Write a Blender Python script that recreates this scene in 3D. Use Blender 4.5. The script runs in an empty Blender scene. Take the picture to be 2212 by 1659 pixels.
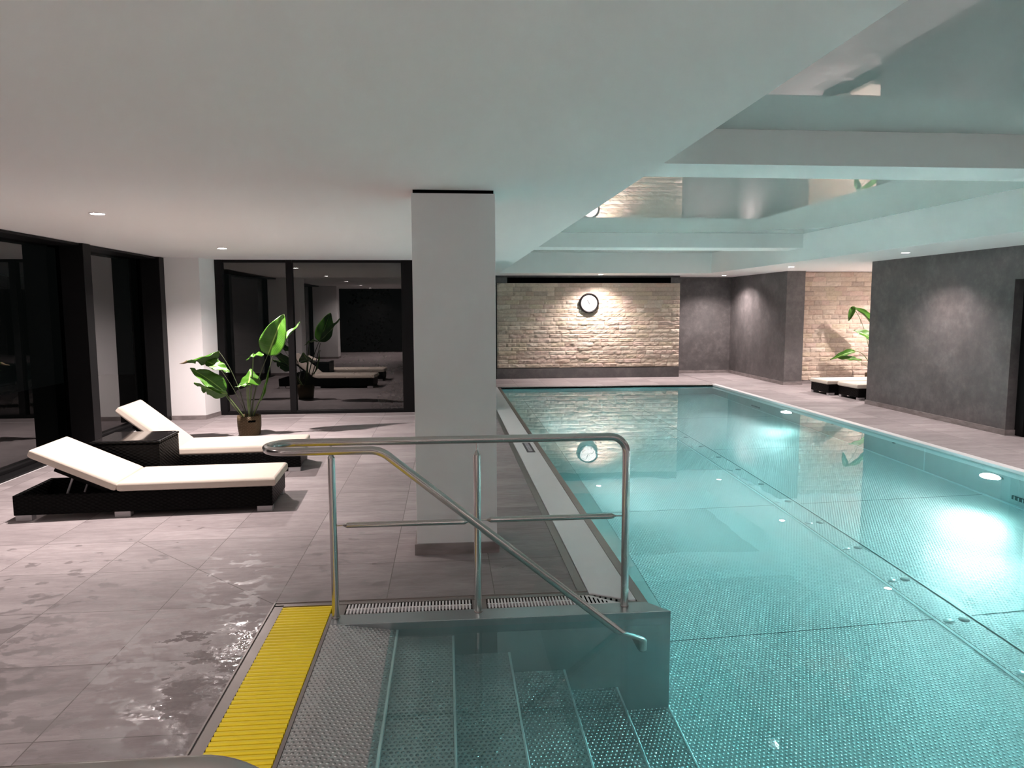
import bpy, bmesh, math, random
from mathutils import Vector, Matrix, noise
random.seed(7)
scn = bpy.context.scene
COL = scn.collection
PI = math.pi
# ------------------------------------------------------------------ node helpers
class NT:
    def __init__(s, name):
        s.m = bpy.data.materials.new(name); s.m.use_nodes = True
        s.t = s.m.node_tree; s.t.nodes.clear()
        s.out = s.t.nodes.new('ShaderNodeOutputMaterial')
        s.tc = s.n('TexCoord')
    def n(s, kind, **kw):
        nd = s.t.nodes.new('ShaderNode' + kind)
        for k, v in kw.items(): setattr(nd, k, v)
        return nd
    def l(s, a, b): s.t.links.new(a, b)
    def setin(s, nd, key, v):
        if hasattr(v, 'is_output') or isinstance(v, bpy.types.NodeSocket): s.l(v, nd.inputs[key])
        else: nd.inputs[key].default_value = v
    def math(s, op, a, b=None, c=None, clamp=False):
        nd = s.n('Math', operation=op, use_clamp=clamp); s.setin(nd, 0, a)
        if b is not None: s.setin(nd, 1, b)
        if c is not None: s.setin(nd, 2, c)
        return nd.outputs[0]
    def mapping(s, src=None, scale=(1,1,1), loc=(0,0,0), rot=(0,0,0)):
        nd = s.n('Mapping'); s.l(src or s.tc.outputs['Object'], nd.inputs['Vector'])
        nd.inputs['Scale'].default_value = scale; nd.inputs['Location'].default_value = loc
        nd.inputs['Rotation'].default_value = rot
        return nd.outputs[0]
    def noise(s, scale, vec=None, detail=3, rough=.5):
        nd = s.n('TexNoise'); s.l(vec or s.tc.outputs['Object'], nd.inputs['Vector'])
        nd.inputs['Scale'].default_value = scale; nd.inputs['Detail'].default_value = detail
        nd.inputs['Roughness'].default_value = rough
        return nd.outputs['Fac']
    def ramp(s, fac, stops):
        nd = s.n('ValToRGB'); s.l(fac, nd.inputs[0]); el = nd.color_ramp.elements
        while len(el) < len(stops): el.new(.5)
        for e, (p, c) in zip(el, stops):
            e.position = p; e.color = (c, c, c, 1) if isinstance(c, (int, float)) else (*c, 1)
        return nd.outputs[0]
    def mix(s, fac, a, b, mode='MIX'):
        nd = s.n('Mix', data_type='RGBA', blend_type=mode)
        s.setin(nd, 0, fac)
        for i, v in ((6, a), (7, b)):
            if isinstance(v, tuple): v = (*v[:3], 1)
            s.setin(nd, i, v)
        return nd.outputs[2]
    def bump(s, h, strength=.3, dist=.01, normal=None):
        nd = s.n('Bump'); s.l(h, nd.inputs['Height']); nd.inputs['Strength'].default_value = strength
        nd.inputs['Distance'].default_value = dist
        if normal is not None: s.l(normal, nd.inputs['Normal'])
        return nd.outputs[0]
    def pbr(s, color=(.5,.5,.5), rough=.5, metal=0., normal=None, spec=None, **kw):
        b = s.n('BsdfPrincipled')
        s.setin(b, 'Base Color', (*color[:3], 1) if isinstance(color, tuple) else color)
        s.setin(b, 'Roughness', rough); s.setin(b, 'Metallic', metal)
        if normal is not None: s.l(normal, b.inputs['Normal'])
        if spec is not None: s.setin(b, 'Specular IOR Level', spec)
        for k, v in kw.items(): s.setin(b, k.replace('_', ' '), v)
        s.l(b.outputs[0], s.out.inputs[0]); return b
def simple(name, color, rough=.5, metal=0., spec=None):
    t = NT(name); t.pbr(color, rough, metal, spec=spec); return t.m
def emit(name, color, strength):
    t = NT(name); e = t.n('Emission'); e.inputs[0].default_value = (*color, 1); e.inputs[1].default_value = strength
    t.l(e.outputs[0], t.out.inputs[0]); return t.m
# ------------------------------------------------------------------ materials
M = {}
t = NT('ceiling_paint'); nn = t.noise(160, detail=2)
t.pbr((.88,.865,.85), .9, normal=t.bump(nn, .12, .002)); M['ceil'] = t.m
t = NT('wall_paint'); nn = t.noise(120, detail=2)
t.pbr((.84,.825,.825), .85, normal=t.bump(nn, .12, .002)); M['white'] = t.m
t = NT('stretch_ceiling'); t.pbr((.50,.53,.515), .010, IOR=2.1); M['stretch'] = t.m

# dark trowelled plaster
t = NT('dark_plaster')
a = t.noise(2.2, detail=6, rough=.65); b = t.noise(9, detail=8, rough=.7)
c = t.math('MULTIPLY_ADD', b, .5, t.math('MULTIPLY', a, .5))
colr = t.ramp(c, [(.36, (.100,.094,.095)), (.5, (.128,.118,.118)), (.66, (.19,.172,.172))])
pn = t.noise(1.6, t.mapping(loc=(5,2,1)), detail=9, rough=.72)
rg = t.ramp(pn, [(.44, .58), (.60, .30)])
t.pbr(colr, rg, metal=.25, normal=t.bump(b, .5, .006)); M['plaster'] = t.m

# stone cladding : tint attribute + grain
t = NT('split_stone')
at = t.n('Attribute', attribute_name='tint')
g = t.noise(26, detail=5, rough=.65)
shade = t.ramp(g, [(.3, (.88,.86,.84)), (.55, (1,1,1)), (.8, (1.06,1.05,1.03))])
t.pbr(t.mix(1., at.outputs['Color'], shade, 'MULTIPLY'), .85, normal=t.bump(g, .5, .008)); M['stone'] = t.m

# floor tiles .62 m grid
TS = .62
def tile_mat(name, wet=True):
    t = NT(name)
    geo = t.tc.outputs['Object']
    sep = t.n('SeparateXYZ'); t.l(geo, sep.inputs[0])
    u = t.math('DIVIDE', t.math('ADD', sep.outputs[0], 12.4 + .98 + .0), TS)
    v = t.math('DIVIDE', t.math('ADD', sep.outputs[1], 12.4 - 3.395), TS)
    fu = t.math('FRACT', u); fv = t.math('FRACT', v)
    def edge(f):
        return t.math('MINIMUM', f, t.math('SUBTRACT', 1., f))
    e = t.math('MINIMUM', edge(fu), edge(fv))
    joint = t.math('LESS_THAN', e, .0042)
    dg = t.math('ABSOLUTE', t.math('SUBTRACT', t.math('ADD', sep.outputs[0], sep.outputs[1]), 3.038))
    dj = t.math('MULTIPLY', t.math('LESS_THAN', dg, .0045), t.math('MULTIPLY', t.math('LESS_THAN', sep.outputs[0], -.98), t.math('GREATER_THAN', sep.outputs[0], -2.22)))
    joint = t.math('MAXIMUM', joint, dj)
    cmb = t.n('CombineXYZ'); t.l(t.math('FLOOR', u), cmb.inputs[0]); t.l(t.math('FLOOR', v), cmb.inputs[1])
    wn = t.n('TexWhiteNoise', noise_dimensions='3D'); t.l(cmb.outputs[0], wn.inputs['Vector'])
    off = t.n('VectorMath', operation='MULTIPLY_ADD')
    t.l(wn.outputs['Color'], off.inputs[0]); off.inputs[1].default_value = (9,9,9); t.l(geo, off.inputs[2])
    st = t.mapping(off.outputs[0], scale=(1.1, 4.2, 1))
    n1 = t.noise(1.3, st, detail=8, rough=.62); n2 = t.noise(7, st, detail=7, rough=.7)
    nn = t.math('MULTIPLY_ADD', n2, .45, t.math('MULTIPLY', n1, .55))
    base = t.ramp(nn, [(.33, (.215,.186,.189)), (.48, (.285,.249,.252)), (.62, (.355,.316,.319))])
    tv = t.math('MULTIPLY_ADD', wn.outputs['Value'], .30, .85)
    tvc = t.n('CombineColor'); [t.l(tv, tvc.inputs[i]) for i in range(3)]
    base = t.mix(1., base, tvc.outputs[0], 'MULTIPLY')
    # damp blotches: water lying on the tiles near the pool steps
    dv = t.n('VectorMath', operation='DISTANCE'); t.l(geo, dv.inputs[0]); dv.inputs[1].default_value = (-1.5, 3.4, 0)
    near = t.n('MapRange'); t.l(dv.outputs['Value'], near.inputs[0])
    near.inputs[1].default_value = .6; near.inputs[2].default_value = 3.4; near.inputs[3].default_value = .11; near.inputs[4].default_value = -.10
    wet_n = t.noise(6.5, t.mapping(geo, scale=(1, 1.35, 1)), detail=5, rough=.62)
    wf = t.math('ADD', wet_n, near.outputs[0])
    # film right beside the yellow gutter
    gx = t.n('MapRange'); t.l(sep.outputs[0], gx.inputs[0]); gx.inputs[1].default_value = -1.75; gx.inputs[2].default_value = -1.0
    gy = t.n('MapRange'); t.l(sep.outputs[1], gy.inputs[0]); gy.inputs[1].default_value = 4.9; gy.inputs[2].default_value = 3.2
    gx2 = t.math('LESS_THAN', sep.outputs[0], -.97)
    film_r = t.math('MULTIPLY', t.math('MULTIPLY', gx.outputs[0], gy.outputs[0]), gx2)
    # damp band along the pool's left coping
    cx = t.n('MapRange'); t.l(sep.outputs[0], cx.inputs[0]); cx.inputs[1].default_value = -.1; cx.inputs[2].default_value = .75
    cx2 = t.math('MULTIPLY', cx.outputs[0], t.math('LESS_THAN', sep.outputs[0], .8))
    wf = t.math('ADD', wf, t.math('MULTIPLY', cx2, .16))
    wetm = t.ramp(wf, [(.62, 0), (.645, 1)])
    film_n = t.noise(2.3, t.mapping(geo, loc=(3,1,0)), detail=4)
    film = t.ramp(t.math('MULTIPLY_ADD', film_r, .34, film_n), [(.66, 0), (.80, 1)])
    dark = t.math('MAXIMUM', t.math('MULTIPLY', wetm, .42), t.math('MULTIPLY', film, .26))
    colr = t.mix(dark, base, (.10,.09,.09))
    colr = t.mix(joint, colr, (.14,.122,.12))
    r = t.math('SUBTRACT', .72, t.math('MULTIPLY', wetm, .34))
    r = t.math('SUBTRACT', r, t.math('MULTIPLY', film, .50), clamp=True)
    fb = t.n('TexVoronoi', feature='SMOOTH_F1'); t.l(t.mapping(geo, scale=(1, .7, 1)), fb.inputs['Vector']); fb.inputs['Scale'].default_value = 38
    rip = t.noise(30, detail=3)
    hgt = t.math('ADD', t.math('MULTIPLY', n2, .12), t.math('MULTIPLY', film, t.math('MULTIPLY_ADD', fb.outputs['Distance'], .9, rip)))
    bmp = t.bump(hgt, .24, .010)
    t.pbr(colr, r, normal=bmp)
    return t.m
M['tile'] = tile_mat('stone_floor_tile')
t = NT('skirting_tile'); n1 = t.noise(6, t.mapping(scale=(1,1,3)), detail=6)
t.pbr(t.ramp(n1, [(.35, (.19,.165,.162)), (.65, (.30,.26,.255))]), .5); M['skirt'] = t.m

def steel(name, color=(.56,.55,.54), rough=.28, aniso=None, dirt=.1):
    t = NT(name); n1 = t.noise(14, t.mapping(scale=(1,1,14) if aniso is None else aniso), detail=4)
    t.pbr(color, t.math('MULTIPLY_ADD', n1, dirt, rough - dirt/2), 1.0); return t.m
M['tube'] = steel('brushed_tube_steel', (.56,.54,.52), .22, (1,1,1), .03)
M['steel'] = steel('pool_steel', (.60,.62,.62), .34, (1,1,1))
M['rim'] = steel('rim_steel', (.30,.275,.265), .36, (1,1,1))
M['dksteel'] = steel('partition_steel', (.36,.41,.42), .30, (1,1,1))
def dimples(name, pitch, color, rough, metal, strength=.8, rad=.30, height=.0025, lim=None, axis=(0,1)):
    """steel sheet embossed with rows of round studs; studs staggered row by row"""
    t = NT(name)
    sep = t.n('SeparateXYZ'); t.l(t.tc.outputs['Object'], sep.inputs[0])
    a = t.math('DIVIDE', t.math('ADD', sep.outputs[axis[0]], 50), pitch)
    b = t.math('DIVIDE', t.math('ADD', sep.outputs[axis[1]], 50), pitch)
    row = t.math('FLOOR', b); odd = t.math('MULTIPLY', t.math('FRACT', t.math('MULTIPLY', row, .5)), 1.0)
    fa = t.math('SUBTRACT', t.math('FRACT', t.math('ADD', a, odd)), .5)
    fb = t.math('SUBTRACT', t.math('FRACT', b), .5)
    d = t.math('SQRT', t.math('ADD', t.math('MULTIPLY', fa, fa), t.math('MULTIPLY', fb, fb)))
    hgt = t.n('MapRange', interpolation_type='SMOOTHSTEP'); t.l(d, hgt.inputs[0])
    hgt.inputs[1].default_value = rad; hgt.inputs[2].default_value = rad*.25; hgt.inputs[3].default_value = 0; hgt.inputs[4].default_value = 1
    h = hgt.outputs[0]
    t.pbr(color, rough, metal, normal=t.bump(h, strength, height))
    return t.m
M['dimple_floor'] = dimples('studded_floor_steel', .025, (.58,.60,.60), .36, .85, 1., .36, .006)
M['dimple_step'] = dimples('studded_step_steel', .023, (.50,.51,.51), .36, .85, 1., .36, .006)
M['cover'] = simple('white_cover_plate', (.80,.795,.815), .3)
M['rimwhite'] = simple('white_rim', (.78,.76,.77), .3)
M['yellow'] = simple('yellow_plastic', (.90,.70,.015), .42)
M['gratewhite'] = simple('white_grate_plastic', (.74,.72,.73), .4)
M['black'] = simple('black_recess', (.0015,.0015,.0015), .9, spec=0.)
M['frame'] = simple('anthracite_frame', (.0045,.0045,.005), .45, spec=.2)
M['doorblack'] = simple('black_door_frame', (.004,.004,.0045), .45, spec=.2)
M['glasstint'] = simple('door_glass_light_tint', (.62,.50,.52), .35)  # pinkish light in the door glass is put into its colour
M['cushion'] = None
t = NT('cream_cushion'); n1 = t.noise(420, detail=1); n2 = t.noise(5, detail=3)
t.pbr((.63,.555,.475), .85, normal=t.bump(t.math('MULTIPLY_ADD', n2, 1.6, t.math('MULTIPLY', n1, .12)), .25, .006)); M['cushion'] = t.m
def weave(name, colr, hi, s=55):
    t = NT(name)
    sep = t.n('SeparateXYZ'); t.l(t.tc.outputs['Object'], sep.inputs[0])
    uu = t.math('ADD', sep.outputs[0], sep.outputs[1])
    a = t.math('SINE', t.math('MULTIPLY', uu, s*2)); b = t.math('SINE', t.math('MULTIPLY', sep.outputs[2], s*4))
    h = t.math('MULTIPLY', a, b)
    t.pbr(t.ramp(h, [(.0, colr), (1., hi)]), .42, normal=t.bump(h, .6, .003), spec=.06); return t.m
M['rattan'] = weave('black_rattan_weave', (.002,.002,.002), (.006,.006,.006))
M['pot'] = weave('brown_woven_pot', (.085,.060,.035), (.17,.125,.075), 75)
M['alu'] = simple('grey_aluminium', (.42,.40,.41), .5, .3)
M['tableglass'] = simple('dark_glass_top', (.02,.018,.018), .06, 0., spec=.9)
M['soil'] = simple('dark_soil', (.02,.015,.01), .9)
t = NT('glossy_leaf')
sep = t.n('SeparateXYZ'); t.l(t.tc.outputs['UV'], sep.inputs[0])
vein = t.math('SINE', t.math('ADD', t.math('MULTIPLY', sep.outputs[1], 150), t.math('MULTIPLY', t.math('ABSOLUTE', sep.outputs[0]), 24)))
mid = t.math('LESS_THAN', t.math('ABSOLUTE', sep.outputs[0]), .05)
c0 = t.ramp(t.noise(9, detail=3), [(.3, (.034,.115,.010)), (.7, (.070,.20,.017))])
c0 = t.mix(mid, c0, (.30,.48,.10))
bs = t.pbr(c0, .30, normal=t.bump(vein, .22, .003), spec=.55)
tr = t.n('BsdfTranslucent'); t.l(c0, tr.inputs[0]); mx = t.n('MixShader'); mx.inputs[0].default_value = .10
t.l(bs.outputs[0], mx.inputs[1]); t.l(tr.outputs[0], mx.inputs[2]); t.l(mx.outputs[0], t.out.inputs[0]); M['leaf'] = t.m
M['stem'] = simple('green_stem', (.14,.20,.07), .45)
M['stemdark'] = simple('dark_stem', (.05,.06,.03), .5)
M['dryleaf'] = simple('dry_leaf_tip', (.16,.12,.06), .7)
M['clockface'] = simple('clock_face', (.42,.42,.415), .6)
M['clockrim'] = simple('black_clock_rim', (.006,.005,.005), .45, spec=.2)
M['mark'] = simple('grey_mark', (.10,.10,.10), .5)
M['labeldark'] = simple('sticker_violet_black', (.035,.028,.045), .45)
M['labelgrey'] = simple('sticker_grey', (.42,.40,.45), .45)
M['labelink'] = simple('sticker_ink', (.2,.18,.23), .45)
M['ground'] = simple('outside_paving', (.10,.095,.09), .7)
t = NT('pale_pebble'); t.pbr(t.ramp(t.noise(14, detail=4), [(.3, (.22,.18,.15)), (.7, (.42,.35,.30))]), .8); M['pebble'] = t.m
M['bush'] = simple('night_foliage', (.02,.05,.025), .8)
M['lamp'] = emit('downlight_glow', (1., .93, .90), 60)
M['lampring'] = simple('lamp_ring_white', (.8,.8,.8), .4)
M['poollamp'] = emit('pool_lamp_glow', (.80, 1., .93), 70)
# window glass: clear, fresnel reflection of a triple pane
t = NT('window_glass'); tr = t.n('BsdfTransparent'); tr.inputs[0].default_value = (.62,.66,.63,1)
gl = t.n('BsdfGlossy'); gl.inputs['Roughness'].default_value = 0.004; gl.inputs[0].default_value = (.8,.8,.8,1)
fr = t.n('Fresnel'); fr.inputs[0].default_value = 2.25; mx = t.n('MixShader')
t.l(fr.outputs[0], mx.inputs[0]); t.l(tr.outputs[0], mx.inputs[1]); t.l(gl.outputs[0], mx.inputs[2]); t.l(mx.outputs[0], t.out.inputs[0]); M['glass'] = t.m
# water
t = NT('pool_water')
w1 = t.noise(1.1, detail=2); w2 = t.noise(5, detail=1)
nb = t.bump(t.math('MULTIPLY_ADD', w2, .06, w1), .035, .05)
t.pbr((.66,.98,.965), 0., normal=nb, IOR=1.333, Transmission_Weight=1.0)
va = t.n('VolumeAbsorption'); va.inputs['Color'].default_value = (.08,.90,.95,1); va.inputs['Density'].default_value = .14
t.l(va.outputs[0], t.out.inputs['Volume']); M['water'] = t.m
# ------------------------------------------------------------------ mesh builder
class MB:
    def __init__(s): s.v = []; s.f = []; s.sm = []; s.uv = None; s.tint = None
    def add(s, vs, fs, smooth=False):
        o = len(s.v); s.v += [tuple(v) for v in vs]; s.f += [tuple(i + o for i in f) for f in fs]; s.sm += [smooth] * len(fs)
    def box(s, x0, x1, y0, y1, z0, z1):
        s.add([(x0,y0,z0),(x1,y0,z0),(x1,y1,z0),(x0,y1,z0),(x0,y0,z1),(x1,y0,z1),(x1,y1,z1),(x0,y1,z1)],
              [(0,3,2,1),(4,5,6,7),(0,1,5,4),(1,2,6,5),(2,3,7,6),(3,0,4,7)]); return s
    def quad(s, a, b, c, d): s.add([a,b,c,d], [(0,1,2,3)]); return s
    def prism(s, pts, z0, z1):
        n = len(pts)
        s.add([(p[0],p[1],z0) for p in pts] + [(p[0],p[1],z1) for p in pts],
              [tuple(range(n))[::-1], tuple(range(n, 2*n))] + [(i, (i+1)%n, n+(i+1)%n, n+i) for i in range(n)]); return s
    def tube(s, path, r, seg=20, cap=True):
        path = [Vector(p) for p in path]; n = len(path)
        rs = r if isinstance(r, (list, tuple)) else [r]*n
        tans = [((path[min(i+1,n-1)] - path[max(i-1,0)]).normalized()) for i in range(n)]
        up = Vector((0,0,1)) if abs(tans[0].z) < .9 else Vector((0,1,0))
        nrm = (up - tans[0]*up.dot(tans[0])).normalized(); vs = []
        for i in range(n):
            nrm = (nrm - tans[i]*nrm.dot(tans[i])).normalized(); bn = tans[i].cross(nrm)
            for k in range(seg):
                a = 2*PI*k/seg; vs.append(path[i] + (nrm*math.cos(a) + bn*math.sin(a))*rs[i])
        fs = [(i*seg+k, i*seg+(k+1)%seg, (i+1)*seg+(k+1)%seg, (i+1)*seg+k) for i in range(n-1) for k in range(seg)]
        s.add(vs, fs, True)
        if cap:
            s.add(vs[:seg], [tuple(range(seg))[::-1]]); s.add(vs[-seg:], [tuple(range(seg))])
        return s
    def lathe(s, prof, c=(0,0,0), axis='Z', seg=48, smooth=True):
        vs = []; n = len(prof)
        for r, h in prof:
            for k in range(seg):
                a = 2*PI*k/seg; x, y = r*math.cos(a), r*math.sin(a)
                p = (x, y, h) if axis == 'Z' else ((x, h, y) if axis == 'Y' else (h, x, y))
                vs.append((p[0]+c[0], p[1]+c[1], p[2]+c[2]))
        s.add(vs, [(i*seg+k, i*seg+(k+1)%seg, (i+1)*seg+(k+1)%seg, (i+1)*seg+k) for i in range(n-1) for k in range(seg)], smooth); return s
    def disc(s, r, c, axis='Z', seg=40):
        vs = []
        for k in range(seg):
            a = 2*PI*k/seg; x, y = r*math.cos(a), r*math.sin(a)
            p = (x, y, 0) if axis == 'Z' else ((x, 0, y) if axis == 'Y' else (0, x, y))
            vs.append((p[0]+c[0], p[1]+c[1], p[2]+c[2]))
        s.add(vs, [tuple(range(seg))]); return s
    def build(s, name, mat, parent=None, origin=(0,0,0), bevel=0, bseg=2, fixn=True):
        me = bpy.data.meshes.new(name); ox, oy, oz = origin
        me.from_pydata([(x-ox, y-oy, z-oz) for x, y, z in s.v], [], s.f)
        me.polygons.foreach_set('use_smooth', s.sm)
        if s.uv:
            ul = me.uv_layers.new(name='UVMap')
            for lp in me.loops: ul.data[lp.index].uv = s.uv[lp.vertex_index]
        if s.tint:
            ca = me.color_attributes.new(name='tint', type='FLOAT_COLOR', domain='POINT')
            for i, c in enumerate(s.tint): ca.data[i].color = (*c, 1)
        if fixn:
            bm = bmesh.new(); bm.from_mesh(me); bmesh.ops.recalc_face_normals(bm, faces=bm.faces); bm.to_mesh(me); bm.free()
        me.materials.append(mat); me.update()
        o = bpy.data.objects.new(name, me); COL.objects.link(o)
        if parent is not None: o.parent = parent
        else: o.location = origin
        if bevel:
            b = o.modifiers.new('bevel', 'BEVEL'); b.width = bevel; b.segments = bseg; b.limit_method = 'ANGLE'
        return o
def struct(o): o['kind'] = 'structure'; return o
def tag(o, label, cat, group=None, kind=None):
    o['label'] = label; o['category'] = cat
    if group: o['group'] = group
    if kind: o['kind'] = kind
    return o
def thing(name, loc, label, cat, group=None, rz=0):
    o = bpy.data.objects.new(name, None); o.empty_display_size = .1; COL.objects.link(o)
    o.location = loc; o.rotation_euler = (0,0,rz); return tag(o, label, cat, group)
def copy_tree(o, parent=None):
    c = o.copy(); COL.objects.link(c); c.parent = parent
    for ch in list(o.children): copy_tree(ch, c)
    return c
def arc(c, r, a0, a1, n, ax='XZ', off=0):
    out = []
    for i in range(n+1):
        a = a0 + (a1-a0)*i/n; p, q = r*math.cos(a), r*math.sin(a)
        out.append((c[0]+p, c[1], c[2]+q) if ax == 'XZ' else (c[0]+p, c[1]+q, c[2]))
    return out
# ------------------------------------------------------------------ constants
ZC = 2.41; ZS = 2.85; ZB = 2.617; WZ = -.04
PL, PR, PF, PN = 1.115, 5.72, 15.1, -.6           # pool edges
PZ = -1.35
XL, XR = -4.15, 7.15                              # facade, right wall
YN = -4.8                                         # wall behind the camera
# ------------------------------------------------------------------ floor
T = .12
mb = MB()
def slab(x0, x1, y0, y1): mb.box(x0, x1, y0, y1, -T, 0)
slab(-4.62, -.985, YN, 11.6)                      # lounge side
slab(-.985, .78, 4.035, 11.6)
slab(-.985, .78, YN, .88)
slab(.78, PR+.12, YN, PN-.02)
slab(.70, 1.16, 15.12, 17.9)
slab(1.16, PR+.12, 15.12, 17.9)
slab(PR+.105, 9.9, YN, 17.9)
struct(mb.build('floor', M['tile']))
# ------------------------------------------------------------------ ceiling
mb = MB()
RL, RR, RF, RN = 1.155, 5.85, 15.72, -1.9
mb.box(-4.7, RL, YN, 18.0, ZC, ZS+.2)
mb.box(RR, 9.9, YN, 18.0, ZC, ZS+.2)
mb.box(RL, RR, RF, 18.0, ZC, ZS+.2)
mb.box(RL, RR, YN, RN, ZC, ZS+.2)
mb.box(RL, RR, RN, RF, ZS+.12, ZS+.3)
struct(mb.build('ceiling', M['ceil']))
for i, (b0, b1) in enumerate(((11.57, 12.15), (4.89, 5.38), (-.9, -.4))):
    struct(MB().box(RL, RR, b0, b1, ZB, ZS+.12).build('trim_%d' % (i+1), M['ceil'], bevel=.003))
for k, (y0, y1) in enumerate(((RN, -.9), (-.4, 4.89), (5.38, 11.57), (12.15, RF))):
    o = MB().box(RL+.004, RR-.004, y0+.004, y1-.004, ZS, ZS+.02).build('ceiling_panel', M['stretch'])
    lab = ['glossy stretched ceiling sheet in the recess nearest the camera', 'glossy pale stretched ceiling sheet at the upper right, nearer than the big beam',
           'glossy stretched ceiling sheet mirroring the stone wall, between the two beams', 'narrow glossy ceiling sheet behind the far beam'][k]
    tag(o, lab, 'ceiling panel', 'glossy stretched ceiling sheets')
# ------------------------------------------------------------------ walls
# left facade X = XL : frames, glass, from YN to 11.17
def window(idx, parts):
    e = bpy.data.objects.new('window_%d' % idx, None); COL.objects.link(e); struct(e)
    for nm, mbx, mt in parts: mbx.build(nm, M[mt], e, bevel=.004 if nm != 'window_pane' else 0)
    return e
def facade_win(idx, y0, y1):
    f = MB()
    f.box(-4.38, -4.12, y1-.18, y1, 0, ZC-.004).box(-4.50, -4.38, y1-.03, y1, 0, ZC-.004).box(-4.50, -4.38, y0, y0+.04, 0, ZC-.004)
    f.box(-4.62, -4.262, y0+.04, y1-.18, 0, .022).box(-4.62, -4.16, y0+.04, y1-.18, ZC-.03, ZC-.004).box(-4.50, -4.40, y0+.04, y1-.18, .022, .06)
    window(idx, [('window_frame', f, 'frame'),
                 ('window_pane', MB().quad((-4.45, y0+.03, .06), (-4.45, y1-.02, .06), (-4.45, y1-.02, ZC-.03), (-4.45, y0+.03, ZC-.03)), 'glass')])
facade_win(1, YN, -1.75); facade_win(2, -1.2, 4.3); facade_win(3, 4.85, 8.96); facade_win(4, 8.96, 11.17)
for q, (ya, yb) in enumerate(((4.3, 4.85), (-1.75, -1.2))):
    struct(MB().box(-4.62,-3.6,ya,yb,0,ZC).build(('wall_pier_middle', 'wall_pier_near')[q], M['white']))
    struct(MB().box(-4.62,-3.588,ya-.012,yb+.012,0,.065).build(('baseboard_pier_middle', 'baseboard_pier_near')[q], M['skirt']))
# pier
mb = MB().prism([(-4.62,11.17),(-3.625,11.17),(-3.54,11.6),(-3.54,11.8),(-4.62,11.8)], 0, ZC)
struct(mb.build('wall_pier', M['white']))
mb = MB().prism([(-4.12,11.155),(-3.618,11.155),(-3.53,11.6),(-3.54,11.62),(-4.12,11.62)], 0, .065)
struct(mb.build('baseboard_pier', M['skirt']))
# back window Y = 11.6
f = MB()
BY = 11.6
f.box(-3.54,-3.43,BY,BY+.12,0,ZC).box(-.70,-.45,BY,BY+.12,0,ZC).box(-2.47,-2.375,BY,BY+.12,.03,ZC)
f.box(-3.54,-.45,BY+.01,BY+.11,.0,.05).box(-3.54,-.45,BY+.01,BY+.11,ZC-.04,ZC)
window(5, [('window_frame', f, 'frame'),
           ('window_pane', MB().quad((-3.44,BY+.06,.04),(-2.46,BY+.06,.04),(-2.46,BY+.06,ZC-.03),(-3.44,BY+.06,ZC-.03)), 'glass'),
           ('window_pane', MB().quad((-2.38,BY+.06,.04),(-.69,BY+.06,.04),(-.69,BY+.06,ZC-.03),(-2.38,BY+.06,ZC-.03)), 'glass')])
# thin light sealing strip in the tiles in front of the windows
struct(MB().box(-3.5,.70,11.19,11.205,0,.0015).build('trim_4', M['rimwhite']))
struct(MB().box(-4.262,-4.245,4.85,11.0,0,.0015).build('trim_5', M['rimwhite']))
# wall between back window and pool hall end
struct(MB().box(-.45,.78,11.6,11.8,0,ZC).build('wall_corner', M['white']))
struct(MB().box(.70,.78,11.8,17.0,0,ZC).build('wall_inner', M['frame']))
# end wall: plaster back and stone field
mb = MB(); mb.box(.70,7.3,17.8,18.0,0,ZC)
struct(mb.build('wall_back', M['plaster']))
mb = MB(); mb.box(1.165,5.555,16.97,17.8,0,ZC)     # projecting block carrying the cladding
mb2 = MB(); mb2.box(1.165,5.55,16.9,16.97,0,.235).box(1.165,1.42,16.9,16.97,2.24,ZC-.045).box(5.32,5.55,16.9,16.97,2.24,ZC-.045)
struct(mb.build('wall_stone_back', M['plaster']))
struct(mb2.build('wall_stone_plinth', M['plaster']))
struct(MB().box(.78,1.165,16.86,16.98,0,ZC).build('trim_6', M['doorblack']))
vent = tag(MB().box(1.42,5.32,16.93,16.965,2.24,ZC-.045).build('ventilation_slot', M['black']), 'long black ventilation slot above the stone wall, under the ceiling', 'vent')

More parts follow.
